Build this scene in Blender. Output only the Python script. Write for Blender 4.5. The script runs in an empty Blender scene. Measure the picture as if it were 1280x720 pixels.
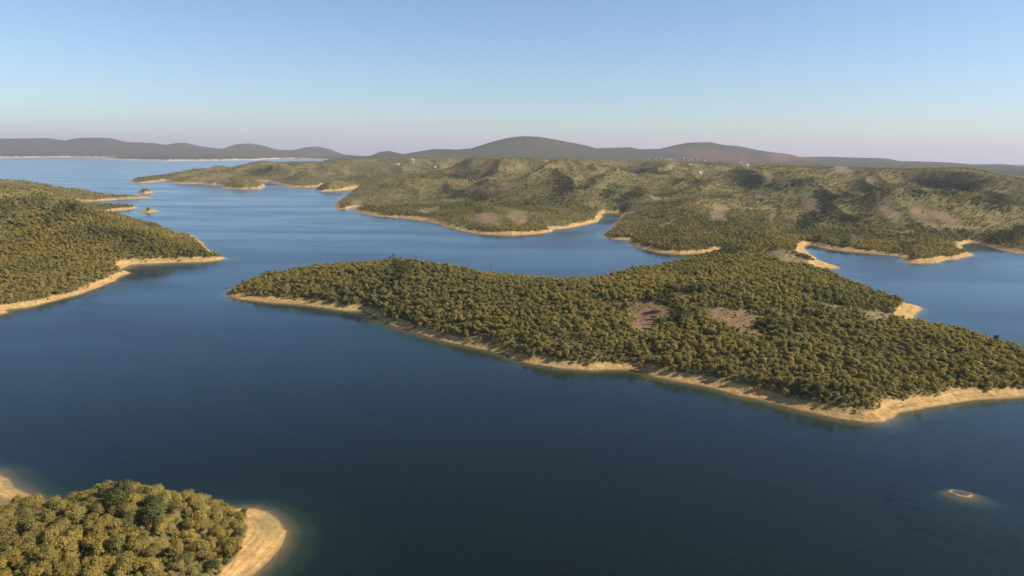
import bpy, math, random
import numpy as np
rng = np.random.default_rng(7); random.seed(7)
R = math.radians
S = bpy.context.scene
COL = S.collection

# ------------------------------------------------------------------ camera model (metres; photo is 1280 x 720)
CAMZ, F, PITCH, ROLL = 120.0, 914.0, R(10.5), R(0.70)
cam_pos = np.array([0, 0, CAMZ])
fw = np.array([0, math.cos(PITCH), -math.sin(PITCH)])
r0 = np.array([1.0, 0, 0]); u0 = np.array([0, math.sin(PITCH), math.cos(PITCH)])
rt = r0 * math.cos(ROLL) + u0 * math.sin(ROLL)
up = -r0 * math.sin(ROLL) + u0 * math.cos(ROLL)

def ray(px, py):
    return fw + rt * ((px - 640) / F) + up * ((360 - py) / F)

def ground(px, py, z=0.0):
    """world x, y of the photo's point on the level z"""
    d = ray(px, py); t = (z - CAMZ) / d[2]
    return (t * d[0], t * d[1])

def at_range(px, py, D):
    d = ray(px, py); t = D / d[1] if D > 0 else (-D - CAMZ) / d[2]      # D: metres ahead, or minus the height of the point
    return (t * d[0], t * d[1], CAMZ + t * d[2])

def project(x, y, z):
    v = np.stack([x, y, z - CAMZ], -1)
    dz = v @ fw
    dz = np.where(np.abs(dz) < 1e-6, 1e-6, dz)
    return 640 + F * (v @ rt) / dz, 360 - F * (v @ up) / dz, dz

# ------------------------------------------------------------------ noise
def _h(ix, iy, s):
    n = (ix.astype(np.int64) * 374761393 + iy.astype(np.int64) * 668265263 + s * 1274126177) & 0xFFFFFFFF
    n = ((n ^ (n >> 13)) * 1274126177) & 0xFFFFFFFF
    return ((n ^ (n >> 16)) & 0xFFFFFF) / float(0xFFFFFF)

def vn(x, y, s=0):
    ix = np.floor(x); iy = np.floor(y); fx = x - ix; fy = y - iy
    fx = fx * fx * fx * (fx * (fx * 6 - 15) + 10); fy = fy * fy * fy * (fy * (fy * 6 - 15) + 10)
    a = _h(ix, iy, s); b = _h(ix + 1, iy, s); c = _h(ix, iy + 1, s); d = _h(ix + 1, iy + 1, s)
    return (a + (b - a) * fx) * (1 - fy) + (c + (d - c) * fx) * fy

def fbm(x, y, s=0, o=4):
    t = 0; a = 0.5; n = 0
    for i in range(o):
        t = t + a * vn(x, y, s + i * 17); n += a; a *= 0.5
        x, y = x * 1.62 - y * 1.17 + 13.1, x * 1.17 + y * 1.62 + 7.7
    return t / n            # 0..1, mean .5

def ridged(x, y, s=0, o=4):
    t = 0; a = 0.5; n = 0
    for i in range(o):
        t = t + a * (1 - np.abs(2 * vn(x, y, s + i * 31) - 1)); n += a; a *= 0.48
        x, y = x * 1.62 - y * 1.17 + 3.1, x * 1.17 + y * 1.62 + 9.7
    return t / n

def sst(a, b, x):
    t = np.clip((x - a) / (b - a), 0, 1); return t * t * (3 - 2 * t)

# ------------------------------------------------------------------ shorelines, read off the photo at water level
G = ground
main = [G(*p) for p in [
 (-420,191),(-200,194),(0,196.3),(90,195.6),(141,196.3),(142,196.9),(128,198.0),(160,199.3),(210,200.4),(260,200.0),
 (320,199.5),(332,198.4),(350,197.9),(385,198.3),(408,199.3),(413,201.0),(398,202.4),(404,204.2),(385,206.5),(352,207.4),(330,206.6),
 (300,211.5),(265,212.5),(235,213.5),(205,218.5),(175,222.5),(163,225),(160.5,226.8),(166,228.6),(176,228.8),(190,227.6),(208,225.6),(216,226.2),(210,228.6),
 (225,229.6),(250,229.4),(262,230.8),(275,232.0),(280,235.2),(300,236.6),(325,236.2),(332,234.2),(331,230.8),(318,226.5),
 (335,226.5),(350,230.5),(364,233.8),(385,234.3),(402,232.6),(409,229.8),(404,230.5),(398,234.0),(392,237.3),(402,239.4),(425,238.6),(446,235.2),
 (449,237.5),(440,241),(428,247),(419,255),(416,258.5),(420,261.2),(434,261.6),(448,258.2),(452,260),(438,262.8),(440,264.5),(470,270.0),(495,272.0),
 (520,274.4),(545,279),(562,284),(580,289.5),(600,292.6),(640,294.4),(670,292.6),(690,289.6),(692,287),(715,284.5),(740,279.5),(750,275.5),(754,271),(750,268),
 (757,265.6),(771,266.2),(775,269),(774,274.5),(768,280),(763,288),(753,291.5),(755,296.0),(768,299.3),(785,300.5),(786,304.5),(800,310.5),(825,315.6),(850,317.6),(880,316.6),
 (902,312.8),(896,317),(880,321),(862,325),(845,330.2),(828,333.0),(820,336),(790,340),(772,343.5),(760,347),(735,352),(700,353),(650,350),(600,345),
 (560,337),(515,331),(470,332),(420,335),(370,339),(320,349),(290,361),(281,366.5),(284,369.6),(300,373.6),(340,378),(372,380.5),(400,383.2),(430,388),(455,388.3),
 (463,392),(475,401),(500,410),(530,419),(560,427.5),(600,436),(632,443),(636,446),(660,453.5),(700,460),(740,463),(780,461.8),(797,463),(815,470.5),
 (850,476.5),(880,482),(925,494),(965,503),(1000,512),(1050,523),(1085,528),(1106,528),(1118,522.5),(1130,515.5),(1155,509.5),(1200,502),
 (1240,498.5),(1280,496),(1380,490),(1560,480),(1560,462),(1400,456),(1280,440),(1220,422),(1180,412),(1140,405.5),(1128,406),(1134,401.5),(1144,398.5),(1143,394.5),(1150,391),(1153,385.5),(1147,382.5),
 (1135,381),(1110,371.5),(1080,361.5),(1062,353),(1046,345),(1032,341),(1035,337),(1052,334.5),(1036,331),(1022,327),(1018,321),(1008,313),(1004,309),(1012,306.0),
 (1030,310.0),(1050,313.0),(1085,316.3),(1120,319.6),(1133,321.5),(1124,325.0),(1135,328.5),(1152,329.6),(1174,328.4),(1182,325.5),(1200,324.0),(1215,318.5),
 (1212,315.5),(1202,312),(1203,307),(1215,303.0),(1230,306.0),(1250,311.8),(1268,315.8),(1290,318.0),(1400,326),(1600,338)]]
main += [(3500, 900), (30000, 8000), (30000, 34000), (-30000, 34000)]
leftland = [G(*p) for p in [
 (-500,420),(-200,402),(-20,396),(8,391),(6,387.0),(30,384),(50,380),(80,373.5),(100,367.5),(128,357.5),(141,352),(150,345.5),(163,341.8),(158,339.5),(145,337.8),(153,334.5),(165,330.5),
 (190,329.6),(220,328.6),(255,327.5),(275,325.6),(284,322.8),(278,321),(268,319.3),(256,307),(246,298),(240,293.5),(232,296),(205,285),(170,277),(150,273),(120,271),(95,269.5),
 (131,263.8),(145,263.5),(160,262),(172,260.2),(171,259.0),(158,258),(140,257.6),(115,257.0),(90,258.5),
 (98,251.8),(112,251.8),(128,251.0),(150,249.2),(188,247.6),(190,246.9),(165,247.0),(145,246.3),(130,245.3),(110,244.3),(80,246),
 (90,243.0),(104,242.7),(119,241.6),(116,240.5),(104,239.2),(85,238.0),(60,236.5),(20,235),(-100,233),(-400,229)]] + [(-3000, 1800), (-3000, 500)]
islet_c = [G(*p) for p in [(170.5,241.2),(176,242.4),(183,242.6),(191,241.2),(191.5,239.6),(185,238.4),(176,238.4),(170,239.6)]]
islet_d = [G(*p) for p in [(172,264.6),(180,266.0),(188,266.0),(198,264.6),(197,263.3),(188,262.6),(178,262.7)]]
headland = [G(*p) for p in [(-300,540),(-120,568),(0,591),(12,599),(22,608),(34,614),(47,622),(51,630),(50,637),(64,641),(100,634),(150,629),(200,627),(250,632),(290,636),
 (303,635),(318,635.5),(334,640),(350,650),(360,664),(353,682),(338,700),(322,714),(305,730),(270,770),(200,830),(60,900),(-300,960)]]
bodies = [('main', main), ('left', leftland), ('isc', islet_c), ('isd', islet_d), ('head', headland)]

def poly_sd(X, Y, P):
    P = np.array(P); n = len(P)
    d2 = np.full(X.shape, 1e18); ins = np.zeros(X.shape, bool)
    for i in range(n):
        ax, ay = P[i]; bx, by = P[(i + 1) % n]
        ex, ey = bx - ax, by - ay
        L = ex * ex + ey * ey + 1e-9
        wx = X - ax; wy = Y - ay
        t = np.clip((wx * ex + wy * ey) / L, 0, 1)
        dx = wx - ex * t; dy = wy - ey * t
        np.minimum(d2, dx * dx + dy * dy, out=d2)
        if ay != by:
            c = ((ay <= Y) != (by <= Y)) & (X < ax + (Y - ay) * ex / ey)
            ins ^= c
    return np.sqrt(d2) * np.where(ins, 1.0, -1.0)

# ------------------------------------------------------------------ heights: (photo x, photo y, ground range, height of trees on it)
T = 4.5
ctl_px = [
 # central peninsula, crest and middle
 (300,352,640,3),(340,342,650,T),(400,331,662,T),(460,325,660,T),(515,321,640,T),(560,328,620,T),(600,337,600,T),(650,347,575,T),(700,350,565,T),(750,350,560,T),
 (800,349,560,T),(860,347,570,T),(900,340,600,T),(950,333,640,T),(1000,340,600,T),(1050,352,560,T),(1100,367,530,T),(1135,377,545,T),
 (1150,406,455,T),(1200,413,440,T),(1250,424,430,T),(1290,434,425,T),(1400,450,420,T),(1500,460,420,T),
 (830,372,505,0),(800,395,480,0),(930,400,455,0),(900,320,760,T),(870,326,750,T),(990,326,745,0),(960,318,780,T),
 (600,343,-5,0),(650,348,-5,0),(700,351,-5,0),(750,349,-5,0),(560,335,-7,0),(515,329,-9,0),(460,330,-6,0),(400,333,-5,0),(340,345,-4,0),(1150,407,-4,0),(1200,419,-5,0),(1250,432,-5,0),(1100,371,-4,0),(800,342,-8,0),
 (240,297,-4,0),(205,286,-6,0),(262,314,-5,0),(225,217,-8,0),(290,213.5,-10,0),(268,214,-12,0),(250,215,-12,0),(320,209,-20,0),
 # left land
 (-60,226,1350,T),(0,233,1300,T),(40,238,1250,T),(70,252,1100,T),(62,250,1300,T),(85,254,1150,T),(100,251,1000,T),(130,259,930,T),(160,268,880,T),(205,281,830,T),(240,300,780,T),(262,312,770,T),
 (0,310,720,T),(60,300,740,T),(120,300,740,T),(40,231.5,1900,3),(85,234,1900,3),(105,243.5,1680,3),(130,254,1420,3),(-200,228,1250,T),(-200,320,700,T),
 # near headland
 (60,633,-15,T),(85,620,-19,T),(110,611,-22,T),(150,606,-22.5,T),(200,605,-22.5,T),(240,614,-19,T),(285,628,-9.5,T),(150,700,-20,T),(60,690,-19,T),(230,690,-17,T),(280,665,-8,T),
 (100,760,-17,T),(-60,640,-12,T),(-20,600,-4,2),
 # low promontory across the lake
 (200,216.5,2950,3),(225,212,2750,3),(250,207,2800,3),(268,205,2800,3),(290,210.5,2750,3),(310,204,3200,3),(340,201,3300,3),(380,207,3300,2),(430,206,3400,3),(440,199,4600,2),
 (430,225,2700,3),(380,222,2900,3),(350,212,3300,3),
 # middle hills
 (470,245,1700,3),(520,240,1750,3),(560,250,1500,3),(600,262,1320,3),(640,268,1260,3),(680,262,1330,3),(720,262,1350,3),(450,253,1420,2),
 (500,220,2300,3),(560,214,2400,3),(620,212,2300,3),(680,212,2300,3),(740,222,1950,3),(700,235,1700,3),(640,232,1800,3),(760,250,1560,-3),
 (480,201,4200,2),(540,200,4200,2),(600,199,4200,2),(660,198,4200,2),(730,199,4200,2),(800,201,3900,2),(860,203,3600,2),
 (800,215,2500,3),(860,222,2100,3),(900,235,1700,3),(860,255,1350,3),(820,272,1180,3),(870,285,1060,3),(920,275,1100,3),(940,295,980,3),(790,285,1080,3),(780,240,1700,-2),
 (960,250,1400,3),(1000,232,1650,3),(1040,250,1320,3),(1060,280,1090,3),(1100,255,1300,3),(1100,285,1070,3),(1150,270,1180,3),(1200,270,1200,3),(1250,260,1320,3),(1250,290,1100,3),
 (1000,219,2300,3),(1060,220,2300,3),(1130,221,2200,3),(850,204.5,4500,0),(900,206,4500,0),(950,208.5,4500,0),(1200,217,2200,3),(1240,218,2000,3),(1280,227,1800,3),(1200,235,1600,3),(1120,230,1700,3),(1310,240,1600,3),(1400,255,1500,3),
 (940,206,3300,2),(900,202,3900,2),(985,284,1070,-4),(1280,290,1080,8),(1265,285,1060,8),(1160,318,900,3),(1100,309,945,2),
 (900,198,5600,0),(600,197,6000,0),(750,197,6000,0),(1000,210,4800,0),(1090,213,4500,0),(1180,215,4500,0),(1290,219,4500,0),(1000,213,3300,2),(1090,213,3200,2),(1180,214,3200,2),(1240,219,3000,2),
 (80,252,1400,T),(60,248,1500,T),(30,241,1650,T),(90,250,1200,T),(-40,234,1700,T),(110,262,1150,T),(150,272,1050,T),(820,197,6000,0)]
# far skyline
sky = [(-250,176),(-120,172),(-50,176),(0,173),(30,173),(60,172.6),(80,175.5),(98,172.5),(120,172),(138,172.5),(157,177.5),(190,178.5),(207,181),(222,178.5),(232,178.5),(246,182),(268,185),
 (278,186),(295,180),(312,179),(330,182),(346,187),(365,187.5),(383,183.5),(397,183),(412,186),(430,193),(450,195)]
for (a, b) in sky: ctl_px.append((a, b, 12300 if a > 280 else 11500, -14))
sky2 = [(462,195),(472,190),(487,188),(504,192.5),(522,189),(545,185.2),(570,187),(590,185),(610,178),(635,171.5),(655,169.3),(675,170.5),(700,175),(730,181),(745,185.3),(770,184.5),
 (788,184),(800,186.5),(825,186),(845,181),(862,178),(888,177.5),(905,181),(925,182.5),(945,186.5),(960,189),(985,192),(1000,196),(1010,196)]
for (a, b) in sky2: ctl_px.append((a, b, 8200, -14))
sky3 = [(1040,195.5),(1060,196.2),(1110,197.5),(1125,201),(1160,201.5),(1190,203),(1220,206),(1240,205),(1255,204.8),(1275,208),(1330,207),(1500,212)]
for (a, b) in sky3: ctl_px.append((a, b, 8200, -12))
C = []
for (px, py, D, tr) in ctl_px:
    x, y, z = at_range(px, py, D)
    C.append((math.atan2(x, y), math.log(math.hypot(x, y)), max(z - tr, 1.5)))
# behind the far ridges the land falls off again
for (a, b) in sky + sky2 + sky3:
    x, y, z = at_range(a, b, 15500 if a < 455 else 11500)
    C.append((math.atan2(x, y), math.log(math.hypot(x, y)), 60)); 
for a in range(-60, 61, 6):
    for D in (19000,): C.append((R(a), math.log(D), 30 if a < 0 else 8))
for (a, b) in sky2[::2] + sky3[::2]:
    x, y, z = at_range(a, b, 6800)
    C.append((math.atan2(x, y), math.log(math.hypot(x, y)), 60 + 0.25 * max(0, z - 110)))
for (px, py) in [(0,190),(60,190),(150,191),(220,193),(300,193),(370,193)]:
    x, y, z = at_range(px, py, 10300); C.append((math.atan2(x, y), math.log(math.hypot(x, y)), min(max(z, 50), 90)))
C = np.array(C)

SKY0 = None
_d = np.hypot(C[:, None, 0] - C[None, :, 0], .9 * (C[:, None, 1] - C[None, :, 1]))
E2 = .006 ** 2
_A = np.sqrt(_d ** 2 + E2) - np.eye(len(C)) * 1e-4
_n = len(C)
_M = np.zeros((_n + 1, _n + 1)); _M[:_n, :_n] = _A; _M[:_n, _n] = 1; _M[_n, :_n] = 1
_I = np.linalg.inv(_M)
_w = _I @ np.append(np.log(C[:, 2] + 12), 0)
def base_height(az, lr):
    out = np.empty(az.shape)
    for i in range(0, len(az), 30000):
        a = az[i:i + 30000, None] - C[None, :, 0]; l = .9 * (lr[i:i + 30000, None] - C[None, :, 1])
        out[i:i + 30000] = np.sqrt(a * a + l * l + E2) @ _w[:_n] + _w[_n]
    return np.clip(np.exp(out) - 12, 1.0, 700)

_sk = sorted([(math.atan2(ray(p, q_)[0], ray(p, q_)[1]), ray(p, q_)[2] / math.hypot(ray(p, q_)[0], ray(p, q_)[1])) for p, q_ in sky + sky2 + sky3])
SKA = np.array([k_[0] for k_ in _sk]); SKT = np.array([k_[1] for k_ in _sk])
def curve(r): return r * r / (2 * 7.3e6)          # the earth's roundness, with refraction

# wider beaches where the photo has them: (px, py, extra metres, radius px)
wide = [(1090,520,1,60),(338,668,9,42),(325,700,6,30),(20,612,9,28),(1135,392,9,22),(1020,330,16,28),(1190,488,3,40),(975,326,20,22),(470,385,-2,25),(640,440,-3,30),(590,428,-2,20),(700,458,-1,30),
        (540,270,4,40),(625,290,3,30),(1150,325,2,20),(1010,320,6,15),(150,632,-8,120),(300,372,-1,20)]
def ridge_amp(r): return np.interp(r, [0, 700, 1000, 1500, 3000, 5000, 7500, 20000], [5, 16, 52, 105, 75, 40, 24, 40])
def ridge_len(r): return np.interp(r, [0, 700, 1500, 4000, 8000, 20000], [90, 120, 330, 500, 1400, 2500])

AZ0, AZ1, NA = R(-47), R(47), 1250
rr = [112.0]
while rr[-1] < 24000:
    r = rr[-1]; rr.append(r * (1 + np.interp(r, [100, 400, 800, 3000, 12500, 20000], [0.0028, 0.0030, 0.0045, 0.0062, 0.0065, 0.03])))
rr = np.array(rr); NR = len(rr); LR = np.log(rr)
azs = np.linspace(AZ0, AZ1, NA)
AZ, RR = np.meshgrid(azs, rr)          # NR x NA
X = (RR * np.sin(AZ)).ravel(); Y = (RR * np.cos(AZ)).ravel(); Rf = RR.ravel(); Af = AZ.ravel()
SD = np.full(X.shape, -1e9); BODY = np.zeros(X.shape, int)
for k, (nm, P) in enumerate(bodies):
    Pn = np.array(P); rad = np.hypot(Pn[:, 0], Pn[:, 1])
    if nm in ('isc', 'isd', 'head'):
        m = (Rf < rad.max() + 80) & (Rf > rad.min() - 200)
    elif nm == 'left':
        m = (Rf < 4000) & (Af < R(-10))
    else:
        m = Rf > 255
    idx = np.nonzero(m)[0]
    for i in range(0, len(idx), 60000):
        ii = idx[i:i + 60000]
        s = poly_sd(X[ii], Y[ii], P)
        b = s > SD[ii]
        SD[ii] = np.where(b, s, SD[ii]); BODY[ii] = np.where(b, k, BODY[ii])
sc_ = np.interp(Rf, [0, 250, 600, 1500, 8000], [0.35, 0.5, 1.0, 1.8, 4])
SD = SD + sc_ * (fbm(X / 14, Y / 14, 5, 3) - .5) * 4.2 + sc_ * (fbm(X / 45, Y / 45, 6, 2) - .5) * 4
near = SD > -60
H0 = np.zeros(X.shape); ii = np.nonzero(near & (SD > 0))[0]
H0[ii] = base_height(Af[ii], np.log(Rf[ii]))
PX0, PY0, _ = project(X, Y, np.zeros_like(X))
W = 9.8 * np.interp(Rf, [0, 260, 600, 2500, 8000], [.45, .48, .60, 1.05, 3.2]) * (0.40 + 1.15 * fbm(X / 30, Y / 30, 9, 3))
for (a, b, e, rad) in wide:
    W = W + e * np.exp(-(((PX0 - a) ** 2 + ((PY0 - b) * 1.6) ** 2) / rad ** 2))
W = np.maximum(W, 2.5)
slope = np.interp(Rf, [0, 300, 600, 9000], [.24, .30, .36, .36])
s = np.maximum(SD, 0)
beach = slope * np.where(s < W, s, W + (s - W) * 0.35 * np.exp(-(s - W) / 60))
beach = np.minimum(beach, slope * W * 1.25)
ramp = 1 - np.exp(-np.maximum(s - W * 0.8, 0) / np.interp(Rf, [0, 250, 600, 1500, 8000], [11, 12, 26, 45, 150]))
amp = ridge_amp(Rf) * np.clip(H0 / 45, .15, 1.1); ln = ridge_len(Rf)
wx = X + 40 * (fbm(X / 200, Y / 200, 41, 2) - .5); wy = Y + 40 * (fbm(X / 200, Y / 200, 43, 2) - .5)
q = np.zeros(X.shape)
big_ = ridged(wx / 560 + 3.3, wy / 560, 27, 2) - .62
lens = (110, 290, 1500)
wts = [np.interp(Rf, [0, 800, 1300], [1, 1, 0]), np.interp(Rf, [800, 1300, 5000, 8000], [0, 1, 1, 0]), np.interp(Rf, [5000, 8000], [0, 1])]
for L_, w_ in zip(lens, wts):
    m = w_ > 0
    q[m] += w_[m] * (ridged(wx[m] / L_, wy[m] / L_ * .8, 21, 3 if L_ == 290 else 5) - .62)
Z = np.where(SD > 0, beach + np.maximum(H0 - beach, 0.5) * ramp + (amp * q * 1.25 + np.interp(Rf, [0, 800, 1400, 4000, 6500], [0, 6, 90, 90, 0]) * np.clip(H0 / 45, .1, 1) * big_) * ramp, 0)
Z = np.where(SD > 0, Z + ramp * 0.5 * (fbm(X / 9, Y / 9, 3, 3) - .5) + np.minimum(s, 3) * .12 * (fbm(X / 3.2, Y / 3.2, 4, 3) - .5), Z)
Z = np.where(SD > 0, np.maximum(Z, np.minimum(0.12 * s, 2)), Z)
Z = np.where(SD <= 0, -np.interp(-SD, [0, 5, 16, 38], [0, .9, 2.7, 8.2]), Z)
_f = (Rf > 6900) & (SD > 0)
_cap = CAMZ + np.interp(Af[_f], SKA, SKT) * Rf[_f] + curve(Rf[_f])
Z[_f] = _cap - 9 * np.log1p(np.exp(np.clip((_cap - Z[_f]) / 9, -30, 30)))
Z[_f] = np.maximum(np.minimum(Z[_f], _cap), 1.0)
hsky = [(150,218),(180,217),(200,216),(225,211),(250,207),(268,205),(290,209),(305,204),(330,200.5),(380,202),(410,203),(440,198),(500,196.5),(600,197),(660,197),(700,198),(800,199.5),(850,201.5),(900,203.5),(960,206),(1000,207.5),(1060,209.5),(1130,211),(1200,209.5),(1225,212),(1240,215),(1255,219),(1285,225),(1400,240)]
_hk = [(math.atan2(ray(p, q_)[0], ray(p, q_)[1]), ray(p, q_)[2] / math.hypot(ray(p, q_)[0], ray(p, q_)[1])) for p, q_ in hsky]
_f = (Rf > 1250) & (Rf < 6500) & (SD > 0) & (BODY == 0)
_cap = CAMZ + np.interp(Af[_f], [k_[0] for k_ in _hk], [k_[1] for k_ in _hk]) * Rf[_f] + curve(Rf[_f]) - 2
Z[_f] = np.maximum(_cap - 7 * np.log1p(np.exp(np.clip((_cap - Z[_f]) / 7, -30, 30))), np.minimum(Z[_f], 3 + .0 * Z[_f]))
Z = Z - curve(Rf)
Zg = Z.reshape(NR, NA); SDg = SD.reshape(NR, NA); Wg = W.reshape(NR, NA); Bg = BODY.reshape(NR, NA)

def bil(grid, x, y):
    a = np.arctan2(x, y); l = np.log(np.maximum(np.hypot(x, y), rr[0] * 1.0001))
    ca = np.clip((a - AZ0) / (AZ1 - AZ0) * (NA - 1), 0, NA - 1.001)
    cl = np.clip(np.interp(l, LR, np.arange(NR)), 0, NR - 1.001)
    i = cl.astype(int); j = ca.astype(int); fi = cl - i; fj = ca - j
    return (grid[i, j] * (1 - fi) * (1 - fj) + grid[i + 1, j] * fi * (1 - fj) + grid[i, j + 1] * (1 - fi) * fj + grid[i + 1, j + 1] * fi * fj)

def hit(px, py, lo=140):
    d = ray(px, py); d = d / math.hypot(d[0], d[1])
    t = np.geomspace(lo, 14000, 6000)
    x, y, z = d[0] * t, d[1] * t, CAMZ + d[2] * t
    h = np.maximum(bil(Zg, x, y), 0)
    k = np.argmax(h >= z)
    return x[k], y[k], h[k]

# ------------------------------------------------------------------ cover: bare soil, dark woods and so on, where the photo has them
def blobs(px, py, L, soft=.45):
    out = np.zeros(px.shape)
    for b in L:
        cx, cy, rx, ry, rot, st = b
        m = (np.abs(px - cx) < 2.2 * max(rx, ry)) & (np.abs(py - cy) < 2.2 * max(rx, ry))
        if not m.any(): continue
        dx = px[m] - cx; dy = py[m] - cy; c, s_ = math.cos(R(rot)), math.sin(R(rot))
        u = (dx * c + dy * s_) / rx; v = (-dx * s_ + dy * c) / ry
        out[m] = np.maximum(out[m], st * (1 - sst(1 - soft, 1 + soft, np.sqrt(u * u + v * v))))
    return out
BARE = [ # px, py, rx, ry, rotation, strength
 (1106,263,18,6,28,1),(1148,267,10,5,28,1),(1163,281,17,3,26,1),(1180,272,20,6,20,1),(1195,284,24,3,5,.9),(1030,310,12,3,5,.8),(1052,213,12,4,10,1),(1060,217,5,5,0,.9),(1088,222,9,3,32,.8),
 (1204,223,18,2.2,2,1),(1165,221,12,1.5,0,.7),(1015,254,7,8,40,.9),(1021,263,9,2,60,.8),(963,222,6,5,-50,.8),(964,268,4,12,-15,.7),(900,266,8,10,0,.7),(838,206,8,3,-35,.8),(800,208,6,3,-20,.6),
 (692,208,8,3,-10,.8),(672,217,14,2,30,.6),(740,219,20,3,-15,.45),(760,212,14,3,-10,.4),(650,208,7,2,0,.5),(590,204,4,3,20,.9),(493,238,11,.9,0,.9),(555,252,25,.8,0,.6),(415,217,14,1.5,0,.5),(435,215,6,3,0,.5),
 (610,274,17,8,10,.75),(646,273,11,8,15,.9),(535,263,14,4,0,.75),(445,255,9,3,-20,.8),(780,278,20,1.6,-3,.8),(785,268,18,2.5,0,.6),(665,266,12,1.2,0,.5),(835,280,10,2,-35,.6),(828,287,10,3,-10,.5),(866,298,7,5,0,.6),
 (270,222,18,4,-12,.7),(280,226,9,3,0,.7),(262,211,6,1.6,0,.5),(990,323,34,7,16,1),(940,322,10,6,-20,.6),
 (818,388,24,11,18,1),(806,404,18,12,40,1),(922,398,30,10,6,.95),(905,392,16,6,0,.9),(940,415,22,8,20,.8),(1000,395,30,3,8,.6),(1050,384,40,4,8,.6),(1095,395,22,6,10,.8),(1105,398,30,5,-10,.8),(848,372,20,4,-8,.6),
 (193,676,3.4,10,0,1),(700,428,28,5,12,.35),(650,432,20,4,10,.4),(605,424,14,4,10,.4),(1120,289,14,2,0,.6),(1085,301,20,1.2,0,.8),(1130,302,20,1,0,.8),(1070,296,9,4,0,.55),(1010,246,3,10,0,.3),
 (10,612,12,16,30,.9),(930,207,10,2,30,.5),(985,229,8,2,30,.4),(1112,252,6,8,40,.3),(1140,291,12,1.5,0,.6)]
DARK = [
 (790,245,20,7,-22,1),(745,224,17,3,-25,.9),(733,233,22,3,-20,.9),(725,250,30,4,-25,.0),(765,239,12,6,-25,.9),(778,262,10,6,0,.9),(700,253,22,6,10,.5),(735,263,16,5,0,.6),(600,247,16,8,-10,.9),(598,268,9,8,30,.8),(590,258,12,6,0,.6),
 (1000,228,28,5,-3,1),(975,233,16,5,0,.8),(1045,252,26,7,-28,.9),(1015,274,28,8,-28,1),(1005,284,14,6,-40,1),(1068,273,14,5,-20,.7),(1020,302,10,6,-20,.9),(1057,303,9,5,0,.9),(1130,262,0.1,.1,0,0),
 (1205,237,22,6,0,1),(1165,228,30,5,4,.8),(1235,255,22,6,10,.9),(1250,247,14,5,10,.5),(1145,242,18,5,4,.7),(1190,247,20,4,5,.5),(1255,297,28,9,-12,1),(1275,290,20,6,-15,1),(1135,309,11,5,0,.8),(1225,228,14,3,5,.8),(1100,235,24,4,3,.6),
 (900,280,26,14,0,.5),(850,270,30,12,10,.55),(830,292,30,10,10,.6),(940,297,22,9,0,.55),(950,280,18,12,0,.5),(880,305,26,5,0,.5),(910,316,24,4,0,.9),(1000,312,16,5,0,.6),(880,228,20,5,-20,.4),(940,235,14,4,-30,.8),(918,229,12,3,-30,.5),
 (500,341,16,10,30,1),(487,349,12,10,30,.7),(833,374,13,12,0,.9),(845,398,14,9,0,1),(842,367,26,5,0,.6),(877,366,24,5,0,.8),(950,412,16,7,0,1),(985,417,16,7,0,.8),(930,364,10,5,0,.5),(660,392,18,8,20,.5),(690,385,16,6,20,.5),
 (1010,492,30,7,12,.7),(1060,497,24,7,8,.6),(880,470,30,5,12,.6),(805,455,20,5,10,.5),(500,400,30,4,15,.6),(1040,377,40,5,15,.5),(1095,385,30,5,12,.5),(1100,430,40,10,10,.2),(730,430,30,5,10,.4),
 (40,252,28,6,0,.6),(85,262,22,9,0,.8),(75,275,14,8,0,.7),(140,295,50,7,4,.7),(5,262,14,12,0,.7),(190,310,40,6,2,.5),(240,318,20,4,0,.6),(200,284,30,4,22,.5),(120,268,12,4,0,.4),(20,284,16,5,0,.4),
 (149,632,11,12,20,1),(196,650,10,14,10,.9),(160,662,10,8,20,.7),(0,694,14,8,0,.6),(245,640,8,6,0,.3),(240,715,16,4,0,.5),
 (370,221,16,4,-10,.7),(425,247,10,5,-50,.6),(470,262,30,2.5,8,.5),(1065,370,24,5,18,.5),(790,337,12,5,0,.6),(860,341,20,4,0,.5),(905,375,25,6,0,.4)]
GOLD = [ (560,345,60,12,10,.5),(640,365,60,10,10,.5),(800,355,60,6,3,.6),(700,375,60,14,8,.4),(740,410,50,12,10,.3),(960,350,60,8,8,.5),(860,430,40,12,10,.2),(60,320,60,30,0,.3),(150,300,40,10,10,.2),(200,300,30,8,20,.4),
 (230,690,40,24,0,.9),(120,690,70,34,0,.6),(270,655,26,18,0,1),(180,620,60,10,0,.8),(540,232,60,12,0,.3),(620,240,50,12,0,.3),(880,225,40,8,0,.3),(1220,235,0.1,.1,0,0),(20,240,40,5,0,.4),(330,355,30,6,-10,.3)]
GRASS = [ (335,655,14,17,-30,.85),(10,606,14,7,30,.9),(342,672,8,5,-20,.6),(322,668,6,3,0,.4),(1143,508,10,3,12,.45),(1140,392,12,2,10,.4),(145,247,25,.8,0,.7)]
RED = [(818,388,24,11,18,.75),(806,404,18,12,40,.7),(922,398,30,10,6,.6),(940,415,22,8,20,.7),(610,274,17,8,10,.4),(1000,262,20,8,0,.25),(1000,395,30,3,8,.4),(284,359,4,4,0,.9),(800,459,6,4,0,1),(868,299,6,4,0,.8),(570,263,6,2,0,.5),(995,193,24,5,10,.8),(975,197,14,5,5,.7),(890,194,50,6,8,.45),(1040,240,0.1,.1,0,0),(700,190,0.1,.1,0,0)]
PXg, PYg, DZ = project(X, Y, Z)
_l = np.interp(Rf, [0, 500, 1500, 5000], [7, 12, 22, 60])
_a = np.interp(Rf, [0, 500, 1500, 5000], [16, 22, 15, 8])
PXg = PXg + (fbm(X / _l, Y / _l, 53, 3) - .5) * _a
PYg = PYg + (fbm(X / _l, Y / _l, 54, 3) - .5) * _a * .45
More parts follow.
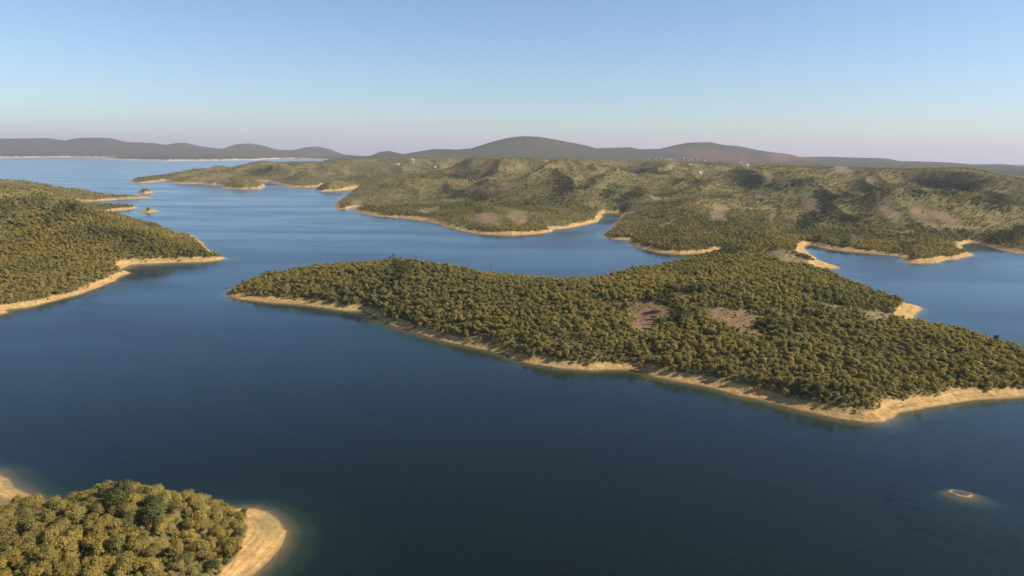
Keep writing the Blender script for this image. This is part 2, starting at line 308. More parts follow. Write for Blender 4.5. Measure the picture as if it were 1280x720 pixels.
bare = blobs(PXg, PYg, BARE); dark = blobs(PXg, PYg, DARK, .6); gold = blobs(PXg, PYg, GOLD, .8); grass = blobs(PXg, PYg, GRASS, .5); red = blobs(PXg, PYg, RED, .6)
nz = fbm(X / 35, Y / 35, 51, 4)
far = sst(1100, 1800, Rf)
bare = np.clip(bare * (0.05 + 1.8 * fbm(X / 4 / (1 + 4 * far), Y / 4 / (1 + 4 * far), 57, 4)), 0, 1)
# erosion scars on the hills beyond the lake
scar = sst(.74, .86, fbm(X / 60, Y / 160, 61, 4)) * far * .55 * (Rf < 7000)
bare = np.maximum(bare, scar)
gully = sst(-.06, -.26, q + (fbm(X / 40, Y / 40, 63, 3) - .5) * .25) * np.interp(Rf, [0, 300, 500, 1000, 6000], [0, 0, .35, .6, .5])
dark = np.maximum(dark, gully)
sandy = 1 - sst(-.6, .9, (SD - W) + 1.2 * (fbm(X / 4, Y / 4, 71, 2) - .5) * 3 - 1.6)
bare_g, dark_g, gold_g, grass_g, red_g, sandy_g = [a.reshape(NR, NA) for a in (bare, dark, gold, grass, red, sandy)]

# ------------------------------------------------------------------ material helpers
def mat(name):
    m = bpy.data.materials.new(name); m.use_nodes = True
    nt = m.node_tree; nt.nodes.clear()
    out = nt.nodes.new('ShaderNodeOutputMaterial')
    return m, nt, out
def N(nt, t, **kw):
    n = nt.nodes.new(t)
    for k, v in kw.items():
        if k.startswith('i_'): n.inputs[int(k[2:])].default_value = v
        else: setattr(n, k, v)
    return n
def ramp_node(nt, fac, stops, interp='LINEAR'):
    n = nt.nodes.new('ShaderNodeValToRGB'); cr = n.color_ramp; cr.interpolation = interp
    while len(cr.elements) < len(stops): cr.elements.new(.5)
    for e, (p, c) in zip(cr.elements, stops): e.position = p; e.color = (*c, 1)
    nt.links.new(fac, n.inputs[0]); return n.outputs[0]
def mixc(nt, fac, a, b, blend='MIX'):
    n = nt.nodes.new('ShaderNodeMix'); n.data_type = 'RGBA'; n.blend_type = blend
    for sock, v in ((n.inputs[0], fac), (n.inputs[6], a), (n.inputs[7], b)):
        if hasattr(v, 'links'): nt.links.new(v, sock)
        else: sock.default_value = v if not isinstance(v, tuple) else (*v, 1)
    return n.outputs[2]
def mth(nt, op, a, b=None, c=None, clamp=False):
    n = nt.nodes.new('ShaderNodeMath'); n.operation = op; n.use_clamp = clamp
    for i, v in enumerate((a, b, c)):
        if v is None: continue
        if hasattr(v, 'links'): nt.links.new(v, n.inputs[i])
        else: n.inputs[i].default_value = v
    return n.outputs[0]
def noise(nt, scale, detail=3, vec=None, rough=.55):
    n = nt.nodes.new('ShaderNodeTexNoise'); n.inputs['Scale'].default_value = scale; n.inputs['Detail'].default_value = detail; n.inputs['Roughness'].default_value = rough
    if vec is not None: nt.links.new(vec, n.inputs['Vector'])
    return n.outputs['Fac']
def attr(nt, name, kind='GEOMETRY'):
    n = nt.nodes.new('ShaderNodeAttribute'); n.attribute_type = kind; n.attribute_name = name; return n.outputs['Fac']
def rng_(nt, v, a, b, c=0.0, d=1.0):
    n = nt.nodes.new('ShaderNodeMapRange'); nt.links.new(v, n.inputs[0])
    for i, q_ in enumerate((a, b, c, d)): n.inputs[i + 1].default_value = q_
    return n.outputs[0]

# ground: scrub soil, bare earth, sand by the waterline, bed below darkened for absorbed light
def ground_material():
    m, nt, out = mat('ground')
    geo = N(nt, 'ShaderNodeNewGeometry'); pos = geo.outputs['Position']
    sep = N(nt, 'ShaderNodeSeparateXYZ'); nt.links.new(pos, sep.inputs[0])
    n1 = noise(nt, .03, 5, pos); n2 = noise(nt, .35, 5, pos); n3 = noise(nt, .006, 5, pos, .62); n4 = noise(nt, 2.2, 3, pos)
    scrub = ramp_node(nt, n1, [(.30, (.078, .072, .026)), (.46, (.115, .098, .036)), (.58, (.148, .118, .043)), (.72, (.098, .088, .031))])
    scrub = mixc(nt, rng_(nt, n3, .42, .62), scrub, (.105, .094, .036))
    scrub = mixc(nt, rng_(nt, n2, .35, .7), scrub, mixc(nt, 1.0, scrub, (1.28, 1.24, 1.2), 'MULTIPLY'))
    earth = ramp_node(nt, n2, [(.3, (.115, .076, .038)), (.5, (.185, .128, .066)), (.7, (.30, .22, .115))])
    sand = ramp_node(nt, n2, [(.25, (.27, .165, .062)), (.5, (.385, .255, .10)), (.75, (.48, .345, .16))])
    sand = mixc(nt, rng_(nt, n1, .4, .65), sand, mixc(nt, 1.0, sand, (1.07, .98, .88), 'MULTIPLY'))
    xy = N(nt, 'ShaderNodeVectorMath', operation='MULTIPLY'); nt.links.new(pos, xy.inputs[0]); xy.inputs[1].default_value = (1, 1, 0)
    dt = N(nt, 'ShaderNodeVectorMath', operation='DOT_PRODUCT'); nt.links.new(xy.outputs[0], dt.inputs[0]); nt.links.new(xy.outputs[0], dt.inputs[1])
    lvl = mth(nt, 'ADD', sep.outputs[2], mth(nt, 'MULTIPLY', dt.outputs['Value'], 1 / 14.6e6))      # height above the lake
    dark_ = attr(nt, 'dark'); bare_ = attr(nt, 'bare'); sandy_ = attr(nt, 'sandy'); grass_ = attr(nt, 'grass'); red_ = attr(nt, 'red'); gold_ = attr(nt, 'gold')
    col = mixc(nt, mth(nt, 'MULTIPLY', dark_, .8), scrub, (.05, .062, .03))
    col = mixc(nt, mth(nt, 'MULTIPLY', gold_, .6), col, (.12, .10, .03))
    col = mixc(nt, bare_, col, earth)
    col = mixc(nt, mth(nt, 'MULTIPLY', red_, .8), col, (.19, .102, .050))
    # horizontal drawdown bands on the sand: old waterlines
    band = N(nt, 'ShaderNodeCombineXYZ'); nt.links.new(mth(nt, 'MULTIPLY', lvl, 3.2), band.inputs[2]); nt.links.new(mth(nt, 'MULTIPLY', sep.outputs[0], .02), band.inputs[0]); nt.links.new(mth(nt, 'MULTIPLY', sep.outputs[1], .02), band.inputs[1])
    nb = noise(nt, 1.0, 3, band.outputs[0])
    sand = mixc(nt, rng_(nt, nb, .46, .60, 0, .85), sand, mixc(nt, 1.0, sand, (.74, .70, .66), 'MULTIPLY'))
    sand = mixc(nt, rng_(nt, lvl, .45, .05, 0, .62), sand, (.19, .12, .055))
    col = mixc(nt, sandy_, col, sand)
    col = mixc(nt, mth(nt, 'MULTIPLY', grass_, rng_(nt, n2, .3, .6)), col, (.17, .145, .055))
    bed = ramp_node(nt, rng_(nt, lvl, 0, -8), [(0, (.19, .12, .048)), (.04, (.12, .082, .034)), (.12, (.028, .038, .018)), (.25, (.0035, .0125, .0080)), (.9, (.0008, .0058, .0035))])  # depth ramp paints the water's light absorption into the bed colour
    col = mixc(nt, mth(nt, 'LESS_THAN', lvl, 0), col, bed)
    b = N(nt, 'ShaderNodeBsdfPrincipled'); b.inputs['Roughness'].default_value = .95; b.inputs['Specular IOR Level'].default_value = .15
    nt.links.new(col, b.inputs['Base Color'])
    bp = N(nt, 'ShaderNodeBump'); bp.inputs['Distance'].default_value = 1.0; bp.inputs['Strength'].default_value = .55
    nt.links.new(mth(nt, 'ADD', mth(nt, 'MULTIPLY', n2, 1.3), mth(nt, 'MULTIPLY', n4, .25)), bp.inputs['Height']); nt.links.new(bp.outputs[0], b.inputs['Normal'])
    nt.links.new(b.outputs[0], out.inputs[0]); return m
M_ground = ground_material()

def hills_material():
    m, nt, out = mat('far hills')
    geo = N(nt, 'ShaderNodeNewGeometry'); pos = geo.outputs['Position']
    n1 = noise(nt, .0024, 7, pos, .66); n2 = noise(nt, .02, 5, pos, .65)
    col = ramp_node(nt, n1, [(.36, (.028, .036, .020)), (.46, (.055, .060, .034)), (.52, (.033, .040, .024)), (.6, (.072, .066, .042)), (.68, (.036, .040, .020))])
    col = mixc(nt, rng_(nt, n2, .4, .72), col, (.085, .075, .038))
    col = mixc(nt, mth(nt, 'MULTIPLY', attr(nt, 'red'), rng_(nt, n2, .25, .5)), col, (.19, .10, .065))
    col = mixc(nt, attr(nt, 'bare'), col, (.30, .24, .17))
    col = mixc(nt, attr(nt, 'sandy'), col, (.47, .35, .21))
    b = N(nt, 'ShaderNodeBsdfDiffuse'); nt.links.new(col, b.inputs[0])
    bp = N(nt, 'ShaderNodeBump'); bp.inputs['Distance'].default_value = 14; bp.inputs['Strength'].default_value = .6
    nt.links.new(n2, bp.inputs['Height']); nt.links.new(bp.outputs[0], b.inputs['Normal'])
    nt.links.new(b.outputs[0], out.inputs[0]); return m
M_far = hills_material()

LEAF = [(0.0, (.055, .068, .034)), (.22, (.115, .115, .042)), (.45, (.205, .182, .064)), (.68, (.265, .215, .066)), (.86, (.34, .25, .064)), (1.0, (.24, .125, .055))]
def leaf_material(name, tint=None):
    m, nt, out = mat(name)
    geo = N(nt, 'ShaderNodeNewGeometry')
    t = attr(nt, 'tint', 'INSTANCER') if tint is None else None
    oi = N(nt, 'ShaderNodeObjectInfo')
    n2 = noise(nt, .9, 2, geo.outputs['Position'])
    if tint is None:
        t2 = mth(nt, 'ADD', t, mth(nt, 'MULTIPLY_ADD', n2, .16, -.08), clamp=True)
    else:
        t2 = mth(nt, 'ADD', mth(nt, 'MULTIPLY_ADD', oi.outputs['Random'], .10, tint - .05), mth(nt, 'MULTIPLY_ADD', n2, .16, -.08), clamp=True)
    col = ramp_node(nt, t2, LEAF)
    if tint is None: col = mixc(nt, attr(nt, 'pale', 'INSTANCER'), col, (.30, .255, .115))      # heath and dry scrub, paled with range to offset far crowns' self-shading
    br = mth(nt, 'MULTIPLY_ADD', oi.outputs['Random'], .36, .84)
    br = mth(nt, 'MULTIPLY', br, mth(nt, 'MULTIPLY_ADD', geo.outputs['Random Per Island'], .45, .78))
    col = mixc(nt, 1.0, col, col, 'MIX')
    vm = N(nt, 'ShaderNodeVectorMath', operation='SCALE'); nt.links.new(col, vm.inputs[0]); nt.links.new(br, vm.inputs['Scale'])
    a = N(nt, 'ShaderNodeBsdfDiffuse'); b = N(nt, 'ShaderNodeBsdfTranslucent')
    nt.links.new(vm.outputs[0], a.inputs[0])
    vm2 = N(nt, 'ShaderNodeVectorMath', operation='MULTIPLY'); nt.links.new(vm.outputs[0], vm2.inputs[0]); vm2.inputs[1].default_value = (1.15, 1.2, .6)
    nt.links.new(vm2.outputs[0], b.inputs[0])
    mx = N(nt, 'ShaderNodeMixShader'); mx.inputs[0].default_value = .42
    nt.links.new(a.outputs[0], mx.inputs[1]); nt.links.new(b.outputs[0], mx.inputs[2]); nt.links.new(mx.outputs[0], out.inputs[0])
    return m
def plain(name, col, rough=.9, nscale=3.0, var=.35):
    m, nt, out = mat(name)
    tc = N(nt, 'ShaderNodeTexCoord'); n1 = noise(nt, nscale, 4, tc.outputs['Object'])
    c = mixc(nt, n1, tuple(x * (1 - var) for x in col), tuple(min(x * (1 + var), .95) for x in col))
    b = N(nt, 'ShaderNodeBsdfPrincipled'); b.inputs['Roughness'].default_value = rough
    nt.links.new(c, b.inputs['Base Color']); nt.links.new(b.outputs[0], out.inputs[0]); return m
M_leaf = leaf_material('foliage')
M_bark = plain('bark', (.085, .065, .048))

# ------------------------------------------------------------------ object helpers
def tag(o, label=None, cat=None, group=None, kind=None):
    if label: o['label'] = label
    if cat: o['category'] = cat
    if group: o['group'] = group
    if kind: o['kind'] = kind
    return o
def mesh_np(name, V, Fq, mats, smooth=False, attrs=None, normals=None):
    me = bpy.data.meshes.new(name)
    V = np.asarray(V, np.float32); Fq = np.asarray(Fq, np.int32); k = Fq.shape[1]
    me.vertices.add(len(V)); me.vertices.foreach_set('co', V.ravel())
    me.loops.add(Fq.size); me.loops.foreach_set('vertex_index', Fq.ravel())
    me.polygons.add(len(Fq)); me.polygons.foreach_set('loop_start', np.arange(0, Fq.size, k, dtype=np.int32))
    me.polygons.foreach_set('loop_total', np.full(len(Fq), k, np.int32))
    me.polygons.foreach_set('use_smooth', np.full(len(Fq), smooth))
    me.update(calc_edges=True)
    for an, a in (attrs or {}).items():
        at = me.attributes.new(an, 'FLOAT', 'POINT'); at.data.foreach_set('value', np.asarray(a, np.float32))
    for m in mats: me.materials.append(m)
    if normals is not None: me.normals_split_custom_set_from_vertices(np.asarray(normals, np.float32))
    return me
def link(name, me, parent=None):
    o = bpy.data.objects.new(name, me); COL.objects.link(o)
    if parent is not None: o.parent = parent
    return o

# ------------------------------------------------------------------ land meshes
P3 = np.stack([X, Y, Z], -1).reshape(NR, NA, 3)
dA = np.gradient(P3, axis=1); dR = np.gradient(P3, axis=0)
NRM = np.cross(dA, dR); NRM /= np.linalg.norm(NRM, axis=-1, keepdims=True) + 1e-12
NRM[NRM[..., 2] < 0] *= -1
_u = sst(0, -.5, Zg + curve(RR))[..., None]; NRM = NRM * (1 - _u) + np.array([0, 0, 1.0]) * _u      # underwater normals bent up, standing in for light scattered in the water
NRM /= np.linalg.norm(NRM, axis=-1, keepdims=True)
ids = np.arange(NR * NA).reshape(NR, NA)
quads = np.stack([ids[:-1, :-1], ids[:-1, 1:], ids[1:, 1:], ids[1:, :-1]], -1)
zc = np.maximum.reduce([Zg[:-1, :-1], Zg[:-1, 1:], Zg[1:, 1:], Zg[1:, :-1]])
keep = zc + curve(RR[:-1, :-1]) > -8.0
rc = RR[:-1, :-1]; ac = AZ[:-1, :-1]; bc = Bg[:-1, :-1]
xc_ = rc * np.sin(ac)
reg = np.full(rc.shape, 'hills', dtype=object)
reg[(bc == 0) & (rc < 745) & (ac > R(-24))] = 'pen'
reg[(bc == 0) & (rc < 800) & (xc_ < 120)] = 'pen'
reg[(bc == 0) & (rc > 6200)] = 'far'
reg[bc == 1] = 'left'; reg[bc == 2] = 'isc'; reg[bc == 3] = 'isd'; reg[bc == 4] = 'head'
info = {
 'hills': ('hills', 'rolling scrub covered hills with pale beaches across the lake', 'hills', M_ground),
 'pen': ('peninsula', 'long wooded peninsula with a sandy edge crossing the middle of the lake', 'peninsula', M_ground),
 'far': ('distant_hills', 'hazy blue grey ridges along the horizon behind the lake', 'hills', M_far),
 'left': ('hillside', 'wooded hillside with a sandy shore running out from the left edge', 'hillside', M_ground),
 'isc': ('islet', 'small round wooded islet off the low promontory, sandy at its foot', 'islet', M_ground),
 'isd': ('sandbar', 'thin sand strip with one dark bush off the left hillside', 'sandbar', M_ground),
 'head': ('headland', 'near headland with a rounded sand spit, cut by the bottom left corner', 'headland', M_ground)}
allA = {'bare': bare, 'dark': dark, 'gold': gold, 'grass': grass, 'red': red, 'sandy': sandy}
NF = NRM.reshape(-1, 3); P3f = P3.reshape(-1, 3)
for key, (nm, lab, cat, mt) in info.items():
    q_ = quads[keep & (reg == key)]
    if len(q_) == 0: continue
    u, inv = np.unique(q_.ravel(), return_inverse=True)
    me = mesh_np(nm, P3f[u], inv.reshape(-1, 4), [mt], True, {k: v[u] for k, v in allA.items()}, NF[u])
    tag(link(nm, me), lab, cat, kind='structure')

# lake bed under the deep water, and land far around the frame
def disc(name, r, z, m, n=192):
    rings = np.concatenate([[30], np.geomspace(60, r, 60)]); t = np.linspace(0, 2 * math.pi, n, endpoint=False)
    V = np.stack([np.outer(rings, np.sin(t)), np.outer(rings, np.cos(t)), np.repeat((z - curve(rings))[:, None], n, 1)], -1).reshape(-1, 3)
    V = np.concatenate([V, [[0, 0, z]]]); c = len(V) - 1
    i, j = np.meshgrid(np.arange(len(rings) - 1), np.arange(n), indexing='ij'); j2 = (j + 1) % n
    Q = np.stack([i * n + j, (i + 1) * n + j, (i + 1) * n + j2, i * n + j2], -1).reshape(-1, 4)[:, ::-1]
    Cq = np.array([[c, (k_ + 2) % n, (k_ + 1) % n, k_] for k_ in range(0, n, 2)])
    return link(name, mesh_np(name, V, np.concatenate([Q, Cq]), [m], True, None, None))
PI_ = math.pi
tag(disc('lake_bed', 41000, -8.05, M_ground), 'lake bed under the deep water, coloured dark for light lost with depth', 'lake bed', kind='structure')

# water
def water_material():
    m, nt, out = mat('water')
    geo = N(nt, 'ShaderNodeNewGeometry'); pos = geo.outputs['Position']
    mp = N(nt, 'ShaderNodeMapping'); mp.inputs['Scale'].default_value = (1, 3.2, 1); mp.inputs['Rotation'].default_value = (0, 0, R(12)); nt.links.new(pos, mp.inputs[0])
    big = noise(nt, .0026, 4, mp.outputs[0], .6)
    sm = noise(nt, .9, 3, pos, .6); md = noise(nt, .12, 3, mp.outputs[0], .6)
    bp = N(nt, 'ShaderNodeBump'); bp.inputs['Distance'].default_value = .05
    nt.links.new(rng_(nt, big, .38, .62, .10, .30), bp.inputs['Strength'])
    nt.links.new(mth(nt, 'ADD', sm, mth(nt, 'MULTIPLY', md, 1.5)), bp.inputs['Height'])
    gl = N(nt, 'ShaderNodeBsdfGlossy'); gl.distribution = 'GGX'; gl.inputs[0].default_value = (.76, .92, 1.0, 1)
    nt.links.new(rng_(nt, big, .42, .60, .12, .27), gl.inputs['Roughness']); nt.links.new(bp.outputs[0], gl.inputs['Normal'])
    tr = N(nt, 'ShaderNodeBsdfTransparent'); tr.inputs[0].default_value = (.80, .88, .92, 1)
    dp = N(nt, 'ShaderNodeVectorMath', operation='DOT_PRODUCT'); nt.links.new(bp.outputs[0], dp.inputs[0]); nt.links.new(geo.outputs['Incoming'], dp.inputs[1])
    c_ = mth(nt, 'ABSOLUTE', dp.outputs['Value']); fr = mth(nt, 'MULTIPLY_ADD', mth(nt, 'POWER', mth(nt, 'SUBTRACT', 1.0, c_, clamp=True), 5.6), .98, .008, clamp=True)      # Schlick, the same from both sides
    mx = N(nt, 'ShaderNodeMixShader'); nt.links.new(fr, mx.inputs[0])
    nt.links.new(tr.outputs[0], mx.inputs[1]); nt.links.new(gl.outputs[0], mx.inputs[2]); nt.links.new(mx.outputs[0], out.inputs[0])
    return m
tag(disc('water', 40000, 0.0, water_material()), 'calm deep blue lake water reaching between the wooded shores', 'lake water', kind='structure')

# ------------------------------------------------------------------ small sand ring barely above the water
cx, cy = G(1200, 616)
n = 220; gx = np.linspace(-1, 1, n); gx = np.sign(gx) * np.abs(gx) ** 1.6 * 52; GX, GY = np.meshgrid(gx, gx * .85)
ca, sa = math.cos(R(-20)), math.sin(R(-20))
ux = (GX * ca + GY * sa) / 3.5; uy = (-GX * sa + GY * ca) / 2.6
rad_ = np.sqrt(ux ** 2 + uy ** 2); th = np.arctan2(uy, ux)
rad_ = rad_ * (1 + .35 * (fbm(GX / 3.0, GY / 3.0, 95, 3) - .5))
ringz = .40 * np.exp(-((rad_ - 1) / .24) ** 2) * (0.50 - .62 * np.cos(th - R(70)) + .6 * (fbm(GX / 2.2, GY / 2.2, 96, 2) - .5)) - .75 * np.exp(-(rad_ / .62) ** 2)
zz = ringz - .08 - np.maximum(rad_ - 1.1, 0) * 1.0 * (1 - .35 * np.cos(th + R(30))) + .12 * (fbm(GX / 1.5, GY / 1.5, 91, 3) - .5)
zz = np.maximum(zz, -8.15)
idg = np.arange(n * n).reshape(n, n)
qd = np.stack([idg[:-1, :-1], idg[:-1, 1:], idg[1:, 1:], idg[1:, :-1]], -1).reshape(-1, 4)
one = np.ones(n * n)
_p = np.stack([GX + cx, GY + cy, zz], -1); _nn = np.cross(np.gradient(_p, axis=1), np.gradient(_p, axis=0)); _nn /= np.linalg.norm(_nn, axis=-1, keepdims=True)
_nn[_nn[..., 2] < 0] *= -1
_u = sst(0, -.4, zz)[..., None]; _nn = _nn * (1 - _u) + np.array([0, 0, 1.0]) * _u; _nn /= np.linalg.norm(_nn, axis=-1, keepdims=True)  # normals turned up under water here too, flattening the mound's shading
me = mesh_np('sandbar', np.stack([GX.ravel() + cx, GY.ravel() + cy, zz.ravel()], -1), qd, [M_ground], True,
             {'bare': one * 0, 'dark': one * 0, 'gold': one * 0, 'grass': one * .5 * (rad_.ravel() < .9), 'red': one * 0, 'sandy': one}, _nn.reshape(-1, 3))
tag(link('sandbar', me), 'tiny ring of pale sand breaking the open water near the bottom right', 'sandbar', kind='structure')

# ------------------------------------------------------------------ trees
def leaf_cloud(nq, size, rx, rz, lobes, seed, squash=.75, conic=0.0):
    g = np.random.default_rng(seed)
    L = []
    for i in range(lobes):
        a = g.uniform(0, 2 * PI_); d = g.uniform(.15, .62) * rx; h = g.uniform(-.35, .55) * rz
        if conic: d *= 1 - .6 * (h / rz + .35); h = g.uniform(-.6, .95) * rz; d = g.uniform(0, .5) * rx * (1 - max(h / rz, 0) * .8)
        L.append((d * math.cos(a), d * math.sin(a), h, g.uniform(.26, .62) * rx * (1 - conic * .5 * max(h / rz, 0))))
    L.append((0, 0, .25 * rz, .6 * rx))
    L = np.array(L)
    k = g.integers(0, len(L), nq)
    v = g.normal(size=(nq, 3)); v /= np.linalg.norm(v, axis=1, keepdims=True)
    v[:, 2] = np.where(v[:, 2] < -.35, -v[:, 2], v[:, 2])
    rr_ = g.uniform(.55, 1.12, nq) + (g.uniform(size=nq) < .12) * g.uniform(0, .35, nq)
    P = L[k, :3] + v * (L[k, 3] * rr_)[:, None] * np.array([1, 1, squash])
    nrm = v + (0, 0, .5) + g.normal(size=(nq, 3)) * .36; nrm /= np.linalg.norm(nrm, axis=1, keepdims=True)
    t = np.cross(nrm, g.normal(size=(nq, 3))); t /= np.linalg.norm(t, axis=1, keepdims=True); b = np.cross(nrm, t)
    s_ = size * g.uniform(.6, 1.3, nq)[:, None]
    V = np.stack([P - t * s_ * .5, P - b * s_ * .32, P + t * s_ * .55, P + b * s_ * .32], 1).reshape(-1, 3)
    return V, np.arange(nq * 4).reshape(-1, 4)
def tube(pts, radii, seg=7):
    V = []; Fc = []
    pts = np.array(pts, float)
    for i, (p, r) in enumerate(zip(pts, radii)):
        d = pts[min(i + 1, len(pts) - 1)] - pts[max(i - 1, 0)]; d /= np.linalg.norm(d)
        a = np.cross(d, (0.3, 1, .1)); a /= np.linalg.norm(a); b = np.cross(d, a)
        for j in range(seg):
            t = 2 * PI_ * j / seg; V.append(p + r * (a * math.cos(t) + b * math.sin(t)))
    for i in range(len(pts) - 1):
        for j in range(seg):
            Fc.append((i * seg + j, i * seg + (j + 1) % seg, (i + 1) * seg + (j + 1) % seg, (i + 1) * seg + j))
    return np.array(V), np.array(Fc)
def join(parts):
    V = []; Fc = []; o = 0
    for v, f in parts: V.append(v); Fc.append(f + o); o += len(v)
    return np.concatenate(V), np.concatenate(Fc)
def trunk_geo(h, r, seed):
    g = np.random.default_rng(seed)
    top = np.array([g.uniform(-.25, .25), g.uniform(-.25, .25), h * .62])
    parts = [tube([(0, 0, -.5), (0, 0, .1), top * .5 + (0.06, 0, 0), top], [r * 1.5, r * 1.1, r * .85, r * .6])]
    for i in range(4):
        a = i * 1.57 + g.uniform(-.5, .5); s0 = top * g.uniform(.55, .98); l = h * g.uniform(.22, .34)
        e = s0 + np.array([math.cos(a) * l, math.sin(a) * l, l * .9])
        parts.append(tube([s0, (s0 + e) / 2 + (0, 0, .08), e], [r * .5, r * .33, r * .12], 5))
    return join(parts)
NV = 7
# near crowns (many small leaves) and coarser ones for the woods further off
HT = [5.2, 4.6, 5.8, 4.9, 5.4, 4.2, 6.0]; RX = [2.1, 2.3, 2.0, 2.5, 1.9, 2.2, 2.15]
crown_geo = []; trunk_meshes = []
for i in range(NV):
    h, rx = HT[i], RX[i]; rz = (h - 1.2) / 2
    V, Fc = leaf_cloud(1700, .36, rx, rz * 1.15, 12, 100 + i, .9); V[:, 2] += 1.3 + rz * .95
    crown_geo.append((V, Fc))
    tv, tf = trunk_geo(h, .13, 300 + i)
    trunk_meshes.append(mesh_np('trunk', tv, tf, [M_bark], True))
src = bpy.data.collections.new('woodland sources')          # only holds the shapes the woods are made of, not linked to the scene
def add_src(name, V, Fc, m):
    o = bpy.data.objects.new(name, mesh_np(name, V, Fc, [m])); src.objects.link(o)
k = 0
for i in range(5):       # 0-4 mid woods
    h, rx = HT[i], RX[i]; rz = (h - .8) / 2
    V, Fc = leaf_cloud(360, .72, rx, rz * 1.1, 8, 500 + i, .9); V[:, 2] += .6 + rz
    add_src('w%02d' % k, V, Fc, M_leaf); k += 1
for i in range(4):       # 5-8 far scrub
    h, rx = HT[i] * .9, RX[i] * 1.1; rz = h / 2
    V, Fc = leaf_cloud(90, 1.35, rx, rz, 5, 600 + i); V[:, 2] += rz
    add_src('w%02d' % k, V, Fc, M_leaf); k += 1
for i in range(2):       # 9-10 near trees beyond the individually built ones
    V, Fc = crown_geo[i]; add_src('w%02d' % k, V, Fc, M_leaf); k += 1
V, Fc = leaf_cloud(420, .6, 1.25, 3.6, 12, 77, 1.0, 1.0); V[:, 2] += 3.4    # 11 slim pine
add_src('w%02d' % k, V, Fc, M_leaf)

def scatter_group():
    ng = bpy.data.node_groups.new('scatter', 'GeometryNodeTree')
    ng.interface.new_socket('Geometry', in_out='INPUT', socket_type='NodeSocketGeometry')
    ng.interface.new_socket('Geometry', in_out='OUTPUT', socket_type='NodeSocketGeometry')
    i = ng.nodes.new('NodeGroupInput'); o = ng.nodes.new('NodeGroupOutput')
    ci = ng.nodes.new('GeometryNodeCollectionInfo'); ci.inputs[0].default_value = src; ci.inputs['Separate Children'].default_value = True; ci.inputs['Reset Children'].default_value = True
    ip = ng.nodes.new('GeometryNodeInstanceOnPoints'); ip.inputs['Pick Instance'].default_value = True
    def na(nm, t):
        a = ng.nodes.new('GeometryNodeInputNamedAttribute'); a.data_type = t; a.inputs[0].default_value = nm; return a.outputs[0]
    ng.links.new(i.outputs[0], ip.inputs['Points']); ng.links.new(ci.outputs[0], ip.inputs['Instance'])
    ng.links.new(na('idx', 'INT'), ip.inputs['Instance Index']); ng.links.new(na('rot', 'FLOAT_VECTOR'), ip.inputs['Rotation']); ng.links.new(na('scl', 'FLOAT_VECTOR'), ip.inputs['Scale'])
    ng.links.new(ip.outputs[0], o.inputs[0]); return ng
NG = scatter_group()
def scatter(name, P, idx, rotz, scl, tint, label, cat):
    me = bpy.data.meshes.new(name); me.vertices.add(len(P)); me.vertices.foreach_set('co', P.astype(np.float32).ravel())
    a = me.attributes.new('idx', 'INT', 'POINT'); a.data.foreach_set('value', idx.astype(np.int32))
    rot = np.zeros((len(P), 3), np.float32); rot[:, 2] = rotz
    a = me.attributes.new('rot', 'FLOAT_VECTOR', 'POINT'); a.data.foreach_set('vector', rot.ravel())
    a = me.attributes.new('scl', 'FLOAT_VECTOR', 'POINT'); a.data.foreach_set('vector', scl.astype(np.float32).ravel())
    a = me.attributes.new('tint', 'FLOAT', 'POINT'); a.data.foreach_set('value', tint.astype(np.float32))
    a = me.attributes.new('pale', 'FLOAT', 'POINT'); a.data.foreach_set('value', pale_of(P).astype(np.float32))
    me.materials.append(M_leaf)
    o = link(name, me); md = o.modifiers.new('scatter', 'NODES'); md.node_group = NG
    return tag(o, label, cat, kind='stuff')

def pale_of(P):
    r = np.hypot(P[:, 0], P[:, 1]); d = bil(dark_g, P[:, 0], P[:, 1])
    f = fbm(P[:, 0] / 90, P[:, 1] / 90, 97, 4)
    return np.clip((np.interp(r, [0, 350, 900, 1400, 5000], [0, .12, .2, .55, .75]) + (f - .5) * np.interp(r, [0, 800, 1500], [.6, .9, 1.5])) * (1 - d), 0, .9)  # rises with range to brighten the self-shaded far crowns
# candidate points
SP = 1.85
def jgrid(x0, x1, y0, y1, sp):
    gx, gy = np.meshgrid(np.arange(x0, x1, sp), np.arange(y0, y1, sp)); gx = gx.ravel().astype(float); gy = gy.ravel().astype(float)
    return gx + rng.uniform(-.46, .46, len(gx)) * sp, gy + rng.uniform(-.46, .46, len(gy)) * sp
ax_, ay_ = jgrid(-160, 40, 112, 300, 1.9)           # near headland
bx_, by_ = jgrid(-1000, 1000, 300, 1150, SP)
lim = R(41)
mk = (np.abs(np.arctan2(bx_, by_)) < lim) & (np.hypot(bx_, by_) < 1150) & (np.hypot(bx_, by_) > 300); bx_, by_ = bx_[mk], by_[mk]
# beyond: spacing grows slowly with range
cxs, cys = [], []
r = 1150.0
while r < 6200:
    sp = 3.2 * (r / 1150) ** .75
    nA = int(2 * lim * r / sp); a = np.linspace(-lim, lim, nA) + rng.uniform(-.5, .5, nA) * sp / r
    rj = r + rng.uniform(-.5, .5, nA) * sp
    cxs.append(rj * np.sin(a)); cys.append(rj * np.cos(a)); r += sp
cx_ = np.concatenate(cxs); cy_ = np.concatenate(cys)
px_ = np.concatenate([ax_, bx_, cx_]); py_ = np.concatenate([ay_, by_, cy_])
pr = np.hypot(px_, py_)
pz = bil(Zg, px_, py_); ps = bil(SDg, px_, py_); pw = bil(Wg, px_, py_); pb = bil(bare_g, px_, py_); pd = bil(dark_g, px_, py_); pg = bil(gold_g, px_, py_); pred = bil(red_g, px_, py_)
pbody = bil(Bg.astype(float), px_, py_).round().astype(int)
edge = (fbm(px_ / 5, py_ / 5, 81, 3) - .5) * np.interp(pr, [0, 600, 1500], [4, 6, 14])
ok = (ps > pw + .8 + edge) & (pz + curve(pr) > .6)
